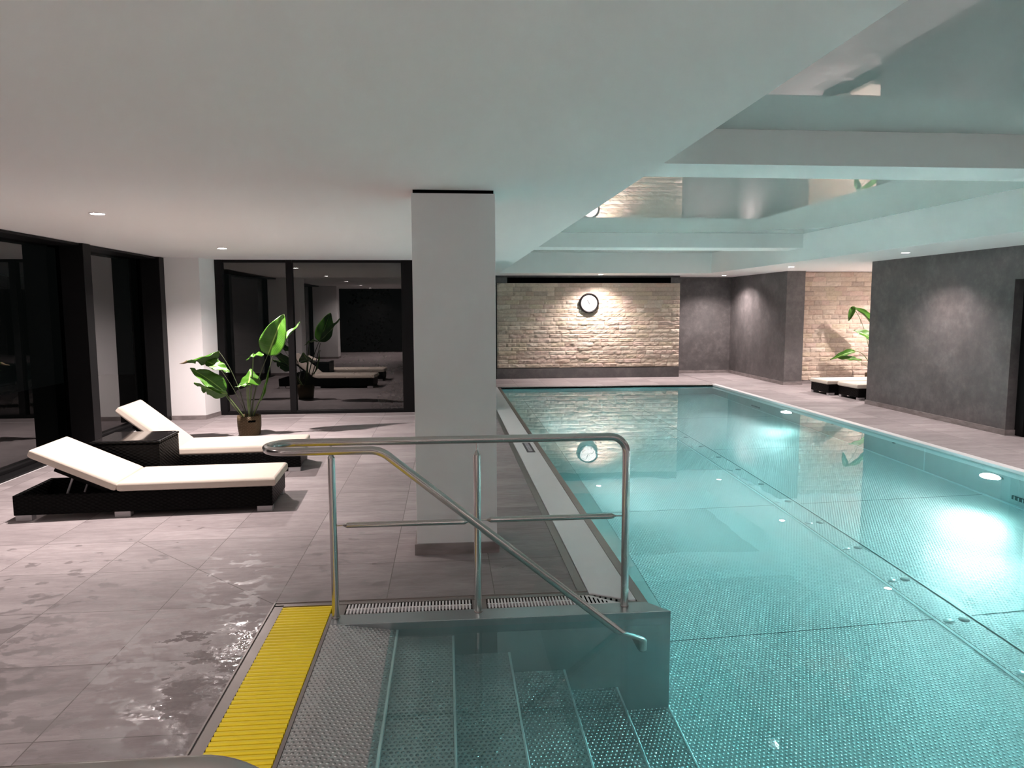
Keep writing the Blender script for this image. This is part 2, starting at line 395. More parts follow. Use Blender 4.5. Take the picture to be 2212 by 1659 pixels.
def stones(name, x0, x1, z0, z1, y, rows, lo, hi, seed):
    """split-face blocks facing -Y, each block its own bulge, one mesh"""
    rnd = random.Random(seed); b = MB(); b.tint = []
    rh = (z1-z0)/rows
    pal = [(.60,.49,.40),(.63,.52,.42),(.57,.46,.37),(.66,.55,.45),(.56,.43,.35),(.60,.50,.38),(.52,.42,.35),(.67,.57,.48),(.62,.48,.41)]
    for r in range(rows):
        x = x0; za = z0 + r*rh; zb = za + rh
        while x < x1 - 1e-4:
            w = rnd.uniform(lo, hi)
            if x1 - (x+w) < lo*.7: w = x1 - x
            xa, xb = x, x+w; x += w
            nx, nz = max(3, int(w/.035)), 4
            d0 = rnd.uniform(.010, .024); sx = rnd.uniform(-.012,.012); sd = rnd.uniform(0,99)
            c = rnd.choice(pal); k = rnd.uniform(.9, 1.08); c = tuple(q*k for q in c)
            vs = []
            for j in range(nz+1):
                for i in range(nx+1):
                    u, v = i/nx, j/nz
                    px, pz = xa+.0012+(w-.0024)*u, za+.0012+(rh-.0024)*v
                    n = noise.noise(Vector((px*9+sd, pz*16, sd)))*.016 + noise.noise(Vector((px*26, pz*36+sd, 3)))*.008
                    e = min(u, 1-u)*w; e2 = min(v, 1-v)*rh
                    fall = min(1, e/.012)*.35+.65; fall *= min(1, e2/.012)*.55+.45
                    vs.append((px, y - max(.002, (d0 + sx*(u-.5) + n + .004*(v-.4)))*fall, pz))
            nn_ = len(vs); W_ = nx+1
            fs = [(j*W_+i, j*W_+i+1, (j+1)*W_+i+1, (j+1)*W_+i) for j in range(nz) for i in range(nx)]
            # skirts back to the wall plane
            ring = [i for i in range(W_)] + [j*W_+nx for j in range(1, nz+1)] + [nz*W_+i for i in range(nx-1, -1, -1)] + [j*W_ for j in range(nz-1, 0, -1)]
            back = [(vs[q][0], y+.002, vs[q][2]) for q in ring]
            R_ = len(ring)
            for q in range(R_): fs.append((ring[q], nn_+q, nn_+(q+1)%R_, ring[(q+1)%R_]))
            b.add(vs+back, fs); b.tint += [c]*(len(vs)+len(back))
    return b.build(name, M['stone'])
struct(stones('wall_stone', 1.18, 5.548, .25, 2.235, 16.93, 20, .16, .46, 3))
# right side
def wbox(name, *a, mat='plaster'): return struct(MB().box(*a).build(name, M[mat]))
wbox('wall_right', XR, 7.55, 14.78, 17.8, 0, ZC)
wbox('wall_right_front', XR, 7.30, 8.6, 11.72, 0, ZC)
wbox('wall_right_partition', 7.30, 9.9, 11.5, 11.72, 0, ZC)
wbox('wall_right_lintel', XR, 7.42, 7.45, 8.6, 1.995, ZC)
wbox('wall_right_near', XR, 7.42, YN, 7.45, 0, ZC)
wbox('wall_niche', 7.55, 9.9, 15.06, 15.2, 0, ZC)
wbox('wall_niche_side', 9.75, 9.9, 11.72, 15.06, 0, ZC, mat='white')
struct(stones('wall_niche_stone', 7.555, 9.74, .075, 2.40, 15.03, 23, .16, .40, 9))
wbox('wall_near', -4.7, 7.5, YN-.1, YN, 0, ZC, mat='frame')
wbox('wall_niche_base', 7.50, 9.75, 15.0, 15.06, 0, .07, mat='skirt')
H = .072
wbox('baseboard_back', 5.56, 7.14, 17.785, 17.8, 0, H, mat='skirt')
wbox('baseboard_right', 7.135, XR, 14.77, 17.79, 0, H, mat='skirt')
wbox('baseboard_niche', 7.135, 7.56, 14.765, 14.78, 0, H, mat='skirt')
wbox('baseboard_right_front', 7.135, XR, 8.585, 11.73, 0, H, mat='skirt')
wbox('baseboard_reveal', XR, 7.275, 8.585, 8.6, 0, H, mat='skirt')
wbox('baseboard_right_near', 7.135, XR, YN, 7.45, 0, H, mat='skirt')
# door
d = bpy.data.objects.new('door_1', None); COL.objects.link(d); struct(d)
mb = MB(); mb.box(7.275,7.34,8.46,8.60,0,1.995).box(7.275,7.34,7.45,7.59,0,1.995).box(7.275,7.34,7.59,8.46,1.90,1.995).box(7.285,7.33,7.59,8.46,0,.17)
mb.box(7.285,7.33,8.36,8.46,.17,1.9).box(7.285,7.33,7.59,7.69,.17,1.9)
mb.build('door_frame', M['doorblack'], d, bevel=.004)
MB().box(7.300,7.312,7.69,8.36,.17,1.9).build('door_pane', M['glasstint'], d)
MB().tube([(7.285,8.42,1.06),(7.225,8.42,1.06),(7.222,8.41,1.06),(7.222,8.29,1.06)], .011).lathe([(.024,0),(.024,.008),(.001,.008)], (7.277,8.42,1.06), 'X').build('door_handle', M['tube'], d)
MB().lathe([(.018,0),(.018,.008),(.001,.008)], (7.277,8.42,.965), 'X').build('keyhole_plate', M['tube'], d)
wbox('wall_right_outer', 7.42, 7.5, YN, 8.6, 0, ZC)
# column
struct(MB().box(-.215,.325,4.775,5.20,0,ZC-.022).build('wall_column', M['white'], bevel=.003))
struct(MB().box(-.23,.34,4.76,5.215,0,.075).build('baseboard_column', M['skirt']))
struct(MB().box(-.205,.315,4.785,5.19,ZC-.022,ZC).build('trim_7', M['black']))
# ------------------------------------------------------------------ swimming pool
pool = thing('swimming_pool', (0,0,0), 'long stainless steel swimming pool with studded floor, sunk beside the tiled deck', 'swimming pool')
mb = MB(); mb.prism([(1.565,PF),(1.565,4.85),(PL,4.85),(PL,3.86),(1.215,3.86),(1.215,PN),(3.39,PN),(3.39,PF)], PZ-.05, PZ).box(3.66,PR,PN,PF,PZ-.05,PZ).box(3.40,3.65,PN,PF,PZ-.05,PZ-.003)
mb.build('pool_floor', M['dimple_floor'], pool)
mb = MB(); mb.box(PL,1.562,4.85,PF,PZ-.05,PZ-.001)
mb.build('floor_border', M['steel'], pool)
M['inlet'] = simple('grey_inlet_cap', (.22,.26,.26), .5, .3)
M['weld'] = simple('weld_seam', (.75,.8,.8), .3, .8)
M['dullweld'] = simple('floor_seam', (.10,.13,.13), .5, .3)
MB().box(3.378,3.400,PN,PF,PZ-.02,PZ+.010).build('channel_edge', M['weld'], pool)
MB().box(3.400,3.412,PN,PF,PZ-.02,PZ+.001).build('channel_joint', M['dullweld'], pool)
MB().box(3.650,3.662,PN,PF,PZ-.02,PZ+.006).build('channel_edge', M['weld'], pool)
MB().box(3.640,3.650,PN,PF,PZ-.02,PZ+.001).build('channel_joint', M['dullweld'], pool)
for k in range(22):
    y = .6 + k*.66
    for x, c in ((3.47,'steel'), (3.58,'inlet')):
        MB().lathe([(.036,-.003),(.034,.003),(.001,.004)], (x,y,PZ), 'Z', 16).build('inlet_cap', M[c], pool)
for y in (2.1, 4.6, 7.1, 9.6, 12.1):
    for xa, xb in ((1.24,3.38),(3.67,PR)): MB().box(xa,xb,y-.004,y+.004,PZ,PZ+.0015).build('floor_seam', M['dullweld'], pool)
mb = MB(); mb.box(PR,PR+.05,PN,PF,PZ-.05,-.012); mb.build('pool_wall', M['steel'], pool)
mb = MB(); mb.box(PL-.05,PR+.05,PF,PF+.05,PZ-.05,-.012); mb.build('pool_wall', M['steel'], pool)
mb = MB(); mb.box(PL-.05,PL,3.84,PF,PZ-.05,-.012).box(PL-.05,PL,PN,.98,PZ-.05,-.012); mb.build('pool_wall', M['steel'], pool)
mb = MB(); mb.box(PL-.05,PR+.05,PN-.05,PN,PZ-.05,-.012); mb.build('pool_wall', M['steel'], pool)
for y in (8.1, 14.3, 1.8): MB().box(PR-.002,PR,y-.009,y+.009,PZ+.02,-.08).build('wall_seam', M['weld'], pool)
MB().box(PR-.03,PR,PN,PF,PZ,PZ+.03).build('bottom_weld', M['weld'], pool)
# rims
mb = MB(); mb.box(PR-.004,PR+.012,PN,PF,-.03,0.004).box(PR+.012,PR+.1,PN,PF+.1,-.03,.006); mb.build('rim', M['rimwhite'], pool, bevel=.002)
mb = MB(); mb.box(1.058,PL,3.84,PF,-.06,-.004).box(1.055,PR+.01,PF-.0,PF+.03,-.06,-.006).box(1.058,PL,PN,.98,-.06,-.004); mb.build('rim', M['rim'], pool, bevel=.002)
mb = MB().prism([(.825,3.995),(1.02,3.885),(1.052,3.885),(1.052,15.09),(.805,15.09),(.805,3.995)], -.03, .003)
mb.build('cover_plate', M['cover'], pool, bevel=.002)
mb = MB(); mb.box(.745,.752,4.035,15.09,-.05,.004).box(.752,.80,4.035,15.09,-.05,.0005).box(.7445,1.1,15.09,15.12,-.05,.002)
mb.build('steel_edging', M['rim'], pool)
# right wall fittings
M['slot'] = simple('dark_slot', (.03,.06,.06), .6)
for y in (12.9, 6.55):
    o = MB().box(PR-.012,PR,y-.17,y+.17,-1.12,-.98).build('suction_grille', M['slot'], pool)
    g_ = MB()
    for q in range(6): g_.box(PR-.016,PR-.012,y-.15+q*.055,y-.135+q*.055,-1.11,-.99)
    g_.build('grille_bar', M['steel'], o)
for y in (13.1, 10.2, 9.45, 8.7, 5.6):
    MB().lathe([(.001,-.02),(.022,-.02),(.03,0)], (PR,y,-.30), 'X', 24).build('inlet_nozzle', M['slot'], pool)
# ---- entry steps bay
SX = [-.28, .02, .32, .62, .915, 1.21]
SZ = [-.15, -.385, -.62, -.85, -1.10]
BY0, BY1 = .98, 3.74
ramp = MB(); ramp.add([(-.63,BY0,.0),(-.56,BY0,-.004),(-.30,BY0,-.042),(-.28,BY0,-.050),(-.63,BY1,.0),(-.56,BY1,-.004),(-.30,BY1,-.042),(-.28,BY1,-.050)],
                      [(0,1,5,4),(1,2,6,5),(2,3,7,6)])
ramp.build('entry_ramp', M['dimple_step'], pool)
z_prev = -.050
for i, z in enumerate(SZ):
    x0, x1 = SX[i], SX[i+1]
    mb = MB().box(x0+.001,x1-.012,BY0,BY1,z-.06,z).box(x0-.004,x0+.001,BY0,BY1,z,z_prev-.003)
    o = mb.build('step', M['dimple_step'], pool)
    MB().box(x1-.012,x1+.001,BY0,BY1,z-.02,z+.002).build('step_nosing', M['weld'], o, bevel=.003)
    z_prev = z
mb = MB().box(SX[5]-.004,SX[5]+.001,BY0,BY1,PZ,SZ[-1]-.003); mb.build('step_riser', M['dimple_step'], pool)
MB().box(-.285,-.272,BY0,BY1,-.075,-.045).build('step_nosing', M['weld'], pool, bevel=.003)
# stub walls either side of the steps
mb = MB().prism([(-.64,3.72),(1.205,3.72),(1.10,3.855),(-.64,3.845)], PZ, .0); mb.build('partition_wall', M['dksteel'], pool, bevel=.003)
mb = MB().prism([(-.64,.98),(1.205,.98),(1.10,.85),(-.64,.85)], PZ, .0); mb.build('partition_wall', M['dksteel'], pool, bevel=.003)
# gutter trough under the grates
mb = MB().box(-.975,-.62,.88,4.03,-.14,-.12).box(-.62,.95,3.85,4.03,-.14,-.12); mb.build('gutter_trough', M['black'], pool)
mb = MB().box(-.985,-.977,.88,4.035,-.12,.006).box(-.977,-.925,.88,4.0,-.12,.0).box(-.977,.80,3.985,4.028,-.12,.0).box(-.985,.80,4.028,4.035,-.12,.005).box(-.648,-.632,.90,3.86,-.12,.002)
mb.box(-.640,-.575,3.845,3.985,-.02,-.003).box(.125,.205,3.845,3.985,-.02,-.003)
mb.build('gutter_frame', M['rim'], pool)
mb = MB().prism([(.70,3.998),(.83,3.998),(1.02,3.885),(1.10,3.857),(.95,3.845),(.86,3.845)], -.03, -.004); sp = mb.build('corner_strip', M['rim'], pool)
g_ = MB()
for k in range(7):
    a = k/6; x = .80+.17*a; y = 3.975-.095*a
    g_.prism([(x-.006,y-.014),(x+.006,y-.010),(x+.010,y+.014),(x-.002,y+.012)], -.004, -.002)
g_.build('drain_slot', M['black'], sp)
# grates
def tooth_grate(name, x0, x1, label, cut=0):
    e = thing(name, ((x0+x1)/2, 3.915, 0), label, 'drain grate', 'white slotted gutter grates')
    o_ = ((x0+x1)/2, 3.915, 0); n = int((x1-x0)/.0183); g = MB()
    for k in range(n):
        x = x0 + (k+.5)*(x1-x0)/n
        ya = 3.853
        yb = 3.978 if not cut or x < x1-cut else 3.978 - (x-(x1-cut))/cut*.09
        g.box(x-.0048, x+.0048, ya, yb, -.022, .001)
    g.build('grate_bar', M['gratewhite'], e, origin=o_, bevel=.002)['kind'] = 'stuff'
    MB().box(x0, x1-cut*.3, 3.910, 3.922, -.02, -.001).build('grate_spine', M['gratewhite'], e, origin=o_)
    return e
tooth_grate('drain_grate', -.57, .12, 'white slotted gutter grate between the first and middle handrail posts')
tooth_grate('drain_grate', .21, .725, 'white slotted gutter grate between the middle post and the corner piece')
e = thing('drain_grate', (.82,3.9,0), 'white mitred gutter grate piece at the pool corner, beside the slotted steel strip', 'drain grate', 'white slotted gutter grates')
o_ = (.82,3.9,0)
MB().prism([(.735,3.978),(.80,3.978),(.955,3.853),(.735,3.853)], -.02, .001).build('grate_plate', M['gratewhite'], e, origin=o_, bevel=.002)
g_ = MB()
for k in range(7):
    x = .75+k*.022; g_.box(x-.004,x+.004,3.862,3.970-max(0,(x-.77))*.75,.001,.0022)
g_.build('grate_slot', M['black'], e, origin=o_)
# yellow grate
e = thing('yellow_grate', (-.787,2.4,0), 'bright yellow ribbed gutter grate between the tiles and the pool entry', 'drain grate')
g = MB(); n = 93; o_ = (-.787,2.4,0)
for k in range(n):
    y = .90 + (k+.5)*.033
    g.add([(xx, y+dy, dz) for xx in (-.922,-.652) for dy, dz in ((-.0135,-.016),(-.0120,-.001),(-.006,.0045),(.006,.0045),(.0120,-.001),(.0135,-.016))],
          [(0,1,7,6),(1,2,8,7),(2,3,9,8),(3,4,10,9),(4,5,11,10),(5,4,3,2,1,0),(6,7,8,9,10,11)])
g.build('grate_rib', M['yellow'], e, origin=o_)['kind'] = 'stuff'
MB().box(-.922,-.652,.90,3.97,-.03,-.0135).build('grate_base', M['yellow'], e, origin=o_)
# water
t_ = MB().prism([(-.33,.93),(PL-.03,.93),(PL-.03,PN-.03),(PR+.03,PN-.03),(PR+.03,PF+.03),(PL-.03,PF+.03),(PL-.03,3.78),(-.33,3.78)], PZ-.04, WZ)
wo = t_.build('pool_water', M['water'])
tag(wo, 'still clear teal water filling the pool and lapping over the steps', 'water')
# sticker on the cover plate
e = thing('depth_sticker', (.955,8.44,.004), 'small dark printed sticker on the white pool-edge cover plate', 'sticker'); o_ = (.955,8.44,.004)
MB().box(.907,1.003,8.14,8.74,.0035,.0042).build('sticker_backing', M['labeldark'], e, origin=o_)
MB().box(.932,.978,8.20,8.72,.0042,.0046).build('sticker_panel', M['labelgrey'], e, origin=o_)
for k, (y, w) in enumerate(((8.28,.022),(8.36,.03),(8.44,.018),(8.56,.028),(8.64,.03))):
    MB().box(.955-w/2,.955+w/2,y-.012,y+.012,.0046,.0049).build('printed_mark', M['labelink'], e, origin=o_)
# ------------------------------------------------------------------ handrails
RT = .021
def cone_bar(mbx, a, b, r, rp, lc, lp):
    """bar with conical ends ending in thin pins from a to b"""
    a, b = Vector(a), Vector(b); L = (b-a).length; dr = (b-a)/L
    mbx.tube([a, a+dr*lp], rp, 12); mbx.tube([a+dr*lp, a+dr*(lp+lc)], [rp, r], 16)
    mbx.tube([a+dr*(lp+lc), b-dr*(lp+lc)], r, 20); mbx.tube([b-dr*(lp+lc), b-dr*lp], [r, rp], 16); mbx.tube([b-dr*lp, b], rp, 12)
def handrail(y_far, y_near, label, grp):
    """rail run: posts and far leg at y_far, sloping leg at y_near"""
    s = 1 if y_far > y_near else -1
    h_ = .955; o_ = (0,0,0)
    e = thing('handrail', (0,y_far,0), label, 'handrail', grp); O = (0,y_far,0)
    rl = abs(y_far-y_near)/2; yc = (y_far+y_near)/2; xl = -.79
    p = [(.969,y_far,-.02),(.969,y_far,h_-.09)]
    p += [(.969-.09+.09*math.cos(a), y_far, h_-.09+.09*math.sin(a)) for a in [PI/2*k/8 for k in range(1,9)]]
    p += [(.3,y_far,h_)]
    p += [(xl - rl*math.sin(a), yc + s*rl*math.cos(a), h_) for a in [PI*k/14 for k in range(15)]]
    # sloping leg
    th = math.radians(39.2); xb = -.355; rb = .14
    p += [(-.5,y_near,h_)]
    c = (xb-.03, h_-rb)
    p += [(c[0]+rb*math.sin(a), y_near, c[1]+rb*math.cos(a)) for a in [th*k/6 for k in range(7)]]
    x_, z_ = p[-1][0], p[-1][2]
    L = (z_+.125)/math.sin(th)
    xe, ze = x_+L*math.cos(th), z_-L*math.sin(th)
    p += [(x_+L*.5*math.cos(th), y_near, z_-L*.5*math.sin(th)), (xe,y_near,ze)]
    # underwater: bend to vertical then back into the wall
    r2 = .06; cx_, cz_ = xe - r2*math.sin(th), ze - r2*math.cos(th)
    p += [(cx_+r2*math.sin(a), y_near, cz_+r2*math.cos(a)) for a in [th+(PI/2-th)*k/5 for k in range(1,6)]]
    zb_ = p[-1][2]; xv = p[-1][0]
    p += [(xv,y_near,zb_-.09),(xv,y_near+s*.012,zb_-.115),(xv,y_near+s*.035,zb_-.125),(xv,y_near+s*(abs(y_far-y_near)-.085),zb_-.125)]
    MB().tube(p, RT, 24).build('rail_tube', M['tube'], e, origin=O)
    for x in (-.612, .154):
        MB().tube([(x,y_far,-.01),(x,y_far,.872)], .0195, 24).tube([(x,y_far,.872),(x,y_far,.897)], [.0195,.005], 20).tube([(x,y_far,.895),(x,y_far,h_-.015)], .005, 12).build('post', M['tube'], e, origin=O)
    b = MB(); cone_bar(b, (-.597,y_far,.506), (.14,y_far,.506), .0150, .004, .022, .035); b.build('cross_bar', M['tube'], e, origin=O)
    b = MB(); cone_bar(b, (.168,y_far,.513), (.95,y_far,.513), .0150, .004, .022, .035); b.build('cross_bar', M['tube'], e, origin=O)
    for x in (-.612, .154, .969): MB().lathe([(.0195,-.006),(.0235,0.0),(.0235,.003),(.019,.006)], (x,y_far,0)).build('post_collar', M['rim'], e, origin=O)
    return e
handrail(3.815, 3.575, 'long stainless handrail with posts on the wall beyond the steps', 'stainless handrails of the pool steps')
handrail(.865, 1.070, 'stainless handrail in the bottom left corner, only its top bend showing', 'stainless handrails of the pool steps')
# ------------------------------------------------------------------ loungers
def rounded_slab(mbx, L, W, T_, cham, tr, e=.02):
    """mattress slab: x 0..L, y 0..W, z 0..T with soft edges, chamfered toe corners; tr maps a point"""
    def outline(ins):
        c = cham
        return [(ins,ins),(L-ins-(c if c else 0),ins),(L-ins,ins+(c*1.1 if c else 0)),(L-ins,W-ins-(c*1.1 if c else 0)),(L-ins-(c if c else 0),W-ins),(ins,W-ins)] if c else \
               [(ins,ins),(L-ins,ins),(L-ins,W-ins),(ins,W-ins)]
    lv = [(e*1.0,0),(e*.25,e*.35),(0,e),(0,T_-e),(e*.25,T_-e*.35),(e*1.0,T_)]
    rings = []
    for ins, z in lv: rings.append([(x,y,z) for x,y in outline(ins)])
    n = len(rings[0]); vs = [tr(p) for r in rings for p in r]
    fs = [(i*n+k, i*n+(k+1)%n, (i+1)*n+(k+1)%n, (i+1)*n+k) for i in range(len(lv)-1) for k in range(n)]
    fs += [tuple(range(n))[::-1], tuple(range((len(lv)-1)*n, len(lv)*n))]
    mbx.add(vs, fs)
def make_lounger(ang, back_L=.70, flat=False):
    """origin at floor under head end, front-left corner; x toward the feet, y across"""
    e = bpy.data.objects.new('sun_lounger', None); COL.objects.link(e)
    W_, L_ = .62, 1.96; zb, zt = .045, .205; hx = .745
    b = MB()
    b.box(0,L_,0,.03,zb,zt).box(0,L_,W_-.03,W_,zb,zt).box(0,.03,.03,W_-.03,zb,zt).box(L_-.03,L_,.03,W_-.03,zb,zt)
    b.box(hx+.04,L_-.03,.03,W_-.03,zt-.03,zt-.002).box(hx+.02,hx+.045,.03,W_-.03,zb,zt-.002)
    b.build('base', M['rattan'], e, bevel=.006)
    for x in (.07, .80, L_-.065):
        for y in (.01, W_-.07): MB().box(x-.06,x+.06,y-.006,y+.066,0,.052).build('foot', M['alu'], e, bevel=.003)
    m = MB(); rounded_slab(m, L_-hx-.02+.03, W_, .075, 0, lambda p: (hx+.02+p[0], p[1], zt+p[2])); o = m.build('seat_mattress', M['cushion'], e, bevel=.008, bseg=3)
    ca, sa = math.cos(ang), math.sin(ang)
    def tb(p):   # back slab: x measured from hinge toward head
        u, v, w = p; return (hx+.005 - u*ca + w*sa*1.0, v, zt+.002 + u*sa + w*ca)
    m = MB(); rounded_slab(m, back_L, W_, .075, 0, tb); m.build('back_mattress', M['cushion'], e, bevel=.010, bseg=3)
    m = MB()
    def tf(p): u, v, w = p; return (hx+.0 - u*ca + w*sa, v, zt + u*sa + w*ca)
    for v0, v1 in ((.03,.06),(W_-.06,W_-.03)):
        pts = [tf((u,v,w)) for u,v,w in ((.02,v0,-.028),(back_L-.22,v0,-.028),(back_L-.22,v1,-.028),(.02,v1,-.028),(.02,v0,-.003),(back_L-.22,v0,-.003),(back_L-.22,v1,-.003),(.02,v1,-.003))]
        m.add(pts, [(0,3,2,1),(4,5,6,7),(0,1,5,4),(1,2,6,5),(2,3,7,6),(3,0,4,7)])
    pts = [tf((u,v,w)) for u,v,w in ((.02,.05,-.02),(back_L-.22,.05,-.02),(back_L-.22,W_-.05,-.02),(.02,W_-.05,-.02),(.02,.05,-.006),(back_L-.22,.05,-.006),(back_L-.22,W_-.05,-.006),(.02,W_-.05,-.006))]
    m.add(pts, [(0,3,2,1),(4,5,6,7),(0,1,5,4),(1,2,6,5),(2,3,7,6),(3,0,4,7)])
    m.build('backrest_frame', M['rattan'], e)
    if not flat:
        for v in (.12, W_-.12):
            a_ = tf((.36, v, -.03)); MB().tube([a_, (hx-.36*ca-.10, v, .10)], .009, 10).build('support_strut', M['alu'], e)
    return e
a = make_lounger(math.radians(25.4))
a.location = (-3.397, 5.862, 0); a.rotation_euler = (0,0,math.radians(2.9))
tag(a, 'cream-cushioned black rattan lounger in front, nearest the steps', 'sun lounger', 'cream and black loungers by the windows')
b_ = make_lounger(math.radians(40))
b_.location = (-3.455, 7.30, 0); b_.rotation_euler = (0,0,math.radians(4.0))
tag(b_, 'cream-cushioned black lounger behind the wicker side table, its backrest raised steeper', 'sun lounger', 'cream and black loungers by the windows')
c_ = make_lounger(0.02, flat=True); c_.location = (9.08, 13.62, 0); c_.rotation_euler = (0,0,math.radians(180+2))
tag(c_, 'lounger foot end in the niche, the farther one toward the stone wall', 'sun lounger', 'loungers in the stone niche')
d_ = copy_tree(c_); d_.location = (9.22, 12.86, 0)
tag(d_, 'lounger foot end in the niche, the nearer one half hidden by the dark wall', 'sun lounger', 'loungers in the stone niche')
# side table
e = thing('side_table', (-2.86,6.86,0), 'black wicker cube side table with glass top between the two loungers', 'side table', rz=math.radians(2))
mb = MB(); mb.box(-.29,.29,-.27,.27,.02,.465); mb.box(-.296,.296,-.276,.276,.468,.49)
mb.build('table_body', M['rattan'], e, bevel=.008)
MB().box(-.27,.27,-.25,.25,.49,.496).build('glass_top', M['tableglass'], e, bevel=.002)
for x in (-.22,.22):
    for y in (-.21,.21): MB().box(x-.03,x+.03,y-.03,y+.03,0,.022).build('foot', M['black'], e)
# ------------------------------------------------------------------ plants
def leaf(mbx, base, tip, width, normal, droop=.1, fold=.25, nl=22, nw=6, tear=None, curl=0.):
    base, tip, nrm = Vector(base), Vector(tip), Vector(normal).normalized()
    ax = (tip-base); L = ax.length; ax.normalize(); nrm = (nrm - ax*nrm.dot(ax)).normalized(); side = ax.cross(nrm)
    vs = []; uv = []
    for i in range(nl+1):
        u = i/nl
        w = width*.5*(math.sin(PI*min(1, u**.62))**.75 if 0 < u < 1 else .02)
        w = max(w, .004)
        cen = base + ax*(L*u) + nrm*(-droop*L*(u-.5)**2*4*.25 + droop*L*.25)
        for j in range(-nw, nw+1):
            q = j/nw; ww = w
            if tear: 
                for (tu, sd, dp) in tear:
                    if abs(u-tu) < .03 and q*sd > 0: ww = w*(1-dp*abs(q))
            wob = .012*math.sin(u*17+q*3)*abs(q)
            vs.append(cen + side*(ww*q*math.cos(fold*abs(q))) + nrm*(ww*abs(q)*math.sin(fold) + wob - curl*q*q*ww)); uv.append((q, u))
    W_ = 2*nw+1
    fs = [(i*W_+j, i*W_+j+1, (i+1)*W_+j+1, (i+1)*W_+j) for i in range(nl) for j in range(W_-1)]
    if mbx.uv is None: mbx.uv = []
    mbx.uv += uv
    mbx.add(vs, fs, True)
def bez(a, b, c, n=14):
    a, b, c = Vector(a), Vector(b), Vector(c)
    return [a*(1-t)**2 + b*2*t*(1-t) + c*t*t for t in [k/n for k in range(n+1)]]
def plant_leaf(e, O, stem, leaf_args, r0=.010, r1=.005, mat='stem', **kw):
    p = bez(*stem); n = len(p)
    m = MB().tube(p, [r0+(r1-r0)*k/(n-1) for k in range(n)], 10); m.build('stem', M[mat], e, origin=O)
    m = MB(); leaf(m, *leaf_args, **kw); o = m.build('leaf', M['leaf'], e, origin=O, fixn=False)
    sm = o.modifiers.new('thick', 'SOLIDIFY'); sm.thickness = .0018
    return o
PX, PY = -2.605, 9.72
O = (PX,PY,0)
e = thing('potted_plant', O, 'potted strelitzia plant with big green leaves in a brown woven pot, before the dark window', 'plant')
m = MB().lathe([(.001,.0),(.128,.0),(.135,.01),(.150,.12),(.152,.20),(.150,.262),(.140,.262),(.138,.215),(.001,.212)], O)
m.build('pot', M['pot'], e, origin=O)
MB().disc(.138, (PX,PY,.228)).build('soil', M['soil'], e, origin=O)
hs = MB()
for k in range(7):
    a0 = math.radians(-72 + k*5); pass
a_ = [math.radians(-80+ k*5) for k in range(8)]
vs = []
for zz in (.185,.212):
    vs += [(PX+.1535*math.cos(q), PY+.1535*math.sin(q), zz) for q in a_]
hs.add(vs, [(k,k+1,k+9,k+8) for k in range(7)]); hs.build('pot_handle', M['black'], e, origin=O)
B = lambda dx, dy: (PX+dx, PY+dy, .22)
# big upright leaf
plant_leaf(e, O, (B(.03,0), (PX+.06,PY-.02,.6), (-2.335,PY,1.055)), ((-2.335,PY,1.05),(-2.115,PY+.02,1.585),.34,(.12,-1,.15)), r0=.014, mat='stemdark', droop=.12, fold=.35)
# right, second blade edge-on behind the big leaf
m_ = plant_leaf(e, O, (B(.04,.03), (-2.40,PY+.08,.6), (-2.30,PY+.1,1.03)), ((-2.30,PY+.08,1.08),(-1.925,PY+.12,1.478),.16,(-.75,-.5,.55)), mat='stemdark', droop=-.1, fold=.5)
# curled small blade left of the big leaf
plant_leaf(e, O, (B(-.01,.02), (PX+.06,PY+.03,.75), (-2.515,PY-.02,1.08)), ((-2.37,PY-.06,1.06),(-2.605,PY-.02,.985),.13,(.1,-.3,.95)), r1=.006, droop=.55, fold=.1)
# centre fold leaf
plant_leaf(e, O, (B(.02,-.05), (PX+.005,PY-.12,.5), (-2.575,PY-.14,.70)), ((-2.56,PY-.14,.70),(-2.60,PY+.16,.86),.31,(.05,-.75,.62)), droop=-.18, fold=-.45)
plant_leaf(e, O, (B(.02,-.04), (PX+.02,PY-.1,.5), (-2.56,PY-.12,.68)), ((-2.53,PY-.12,.69),(-2.72,PY-.18,.655),.06,(0,-.5,.8)), droop=.1, fold=.1)
# right thin rolled young leaf
plant_leaf(e, O, (B(.03,.02), (-2.50,PY,.4), (-2.44,PY,.50)), ((-2.45,PY,.45),(-2.325,PY+.02,.90),.055,(.6,-.8,.2)), droop=.15, fold=.9)
# left group
plant_leaf(e, O, (B(-.03,.01), (-2.72,PY-.02,.80), (-2.955,PY-.02,1.115)), ((-2.945,PY-.02,1.115),(-3.34,PY-.10,.985),.24,(.1,-.55,-.75)), mat='stemdark', r0=.007, r1=.004, droop=.1, fold=.75, tear=[(.7,-1,.6),(.82,1,.5)])
plant_leaf(e, O, (B(-.03,.01), (-2.75,PY,.6), (-2.98,PY,.92)), ((-3.10,PY-.06,.985),(-2.79,PY-.12,.84),.17,(.25,-.7,.65)), mat='stemdark', r0=.004, r1=.003, droop=.1, fold=.2, tear=[(.75,1,.4)])
plant_leaf(e, O, (B(-.05,-.02), (-2.76,PY-.05,.42), (-2.90,PY-.06,.59)), ((-2.88,PY-.06,.575),(-3.30,PY-.08,.895),.26,(.55,-.75,.55)), r0=.009, droop=.25, fold=.3, tear=[(.86,1,.5)])
plant_leaf(e, O, (B(-.06,-.01), (-2.80,PY-.05,.40), (-2.88,PY-.08,.56)), ((-2.84,PY-.08,.555),(-3.225,PY-.18,.72),.20,(-.15,-.75,-.6)), r0=.007, droop=.2, fold=.35, tear=[(.6,-1,.5),(.8,-1,.6)])
m = MB().tube([(-3.32,PY-.1,.985),(-3.37,PY-.1,.965),(-3.425,PY-.1,.96)], [.02,.010,.001], 8); m.build('leaf_tip', M['dryleaf'], e, origin=O)
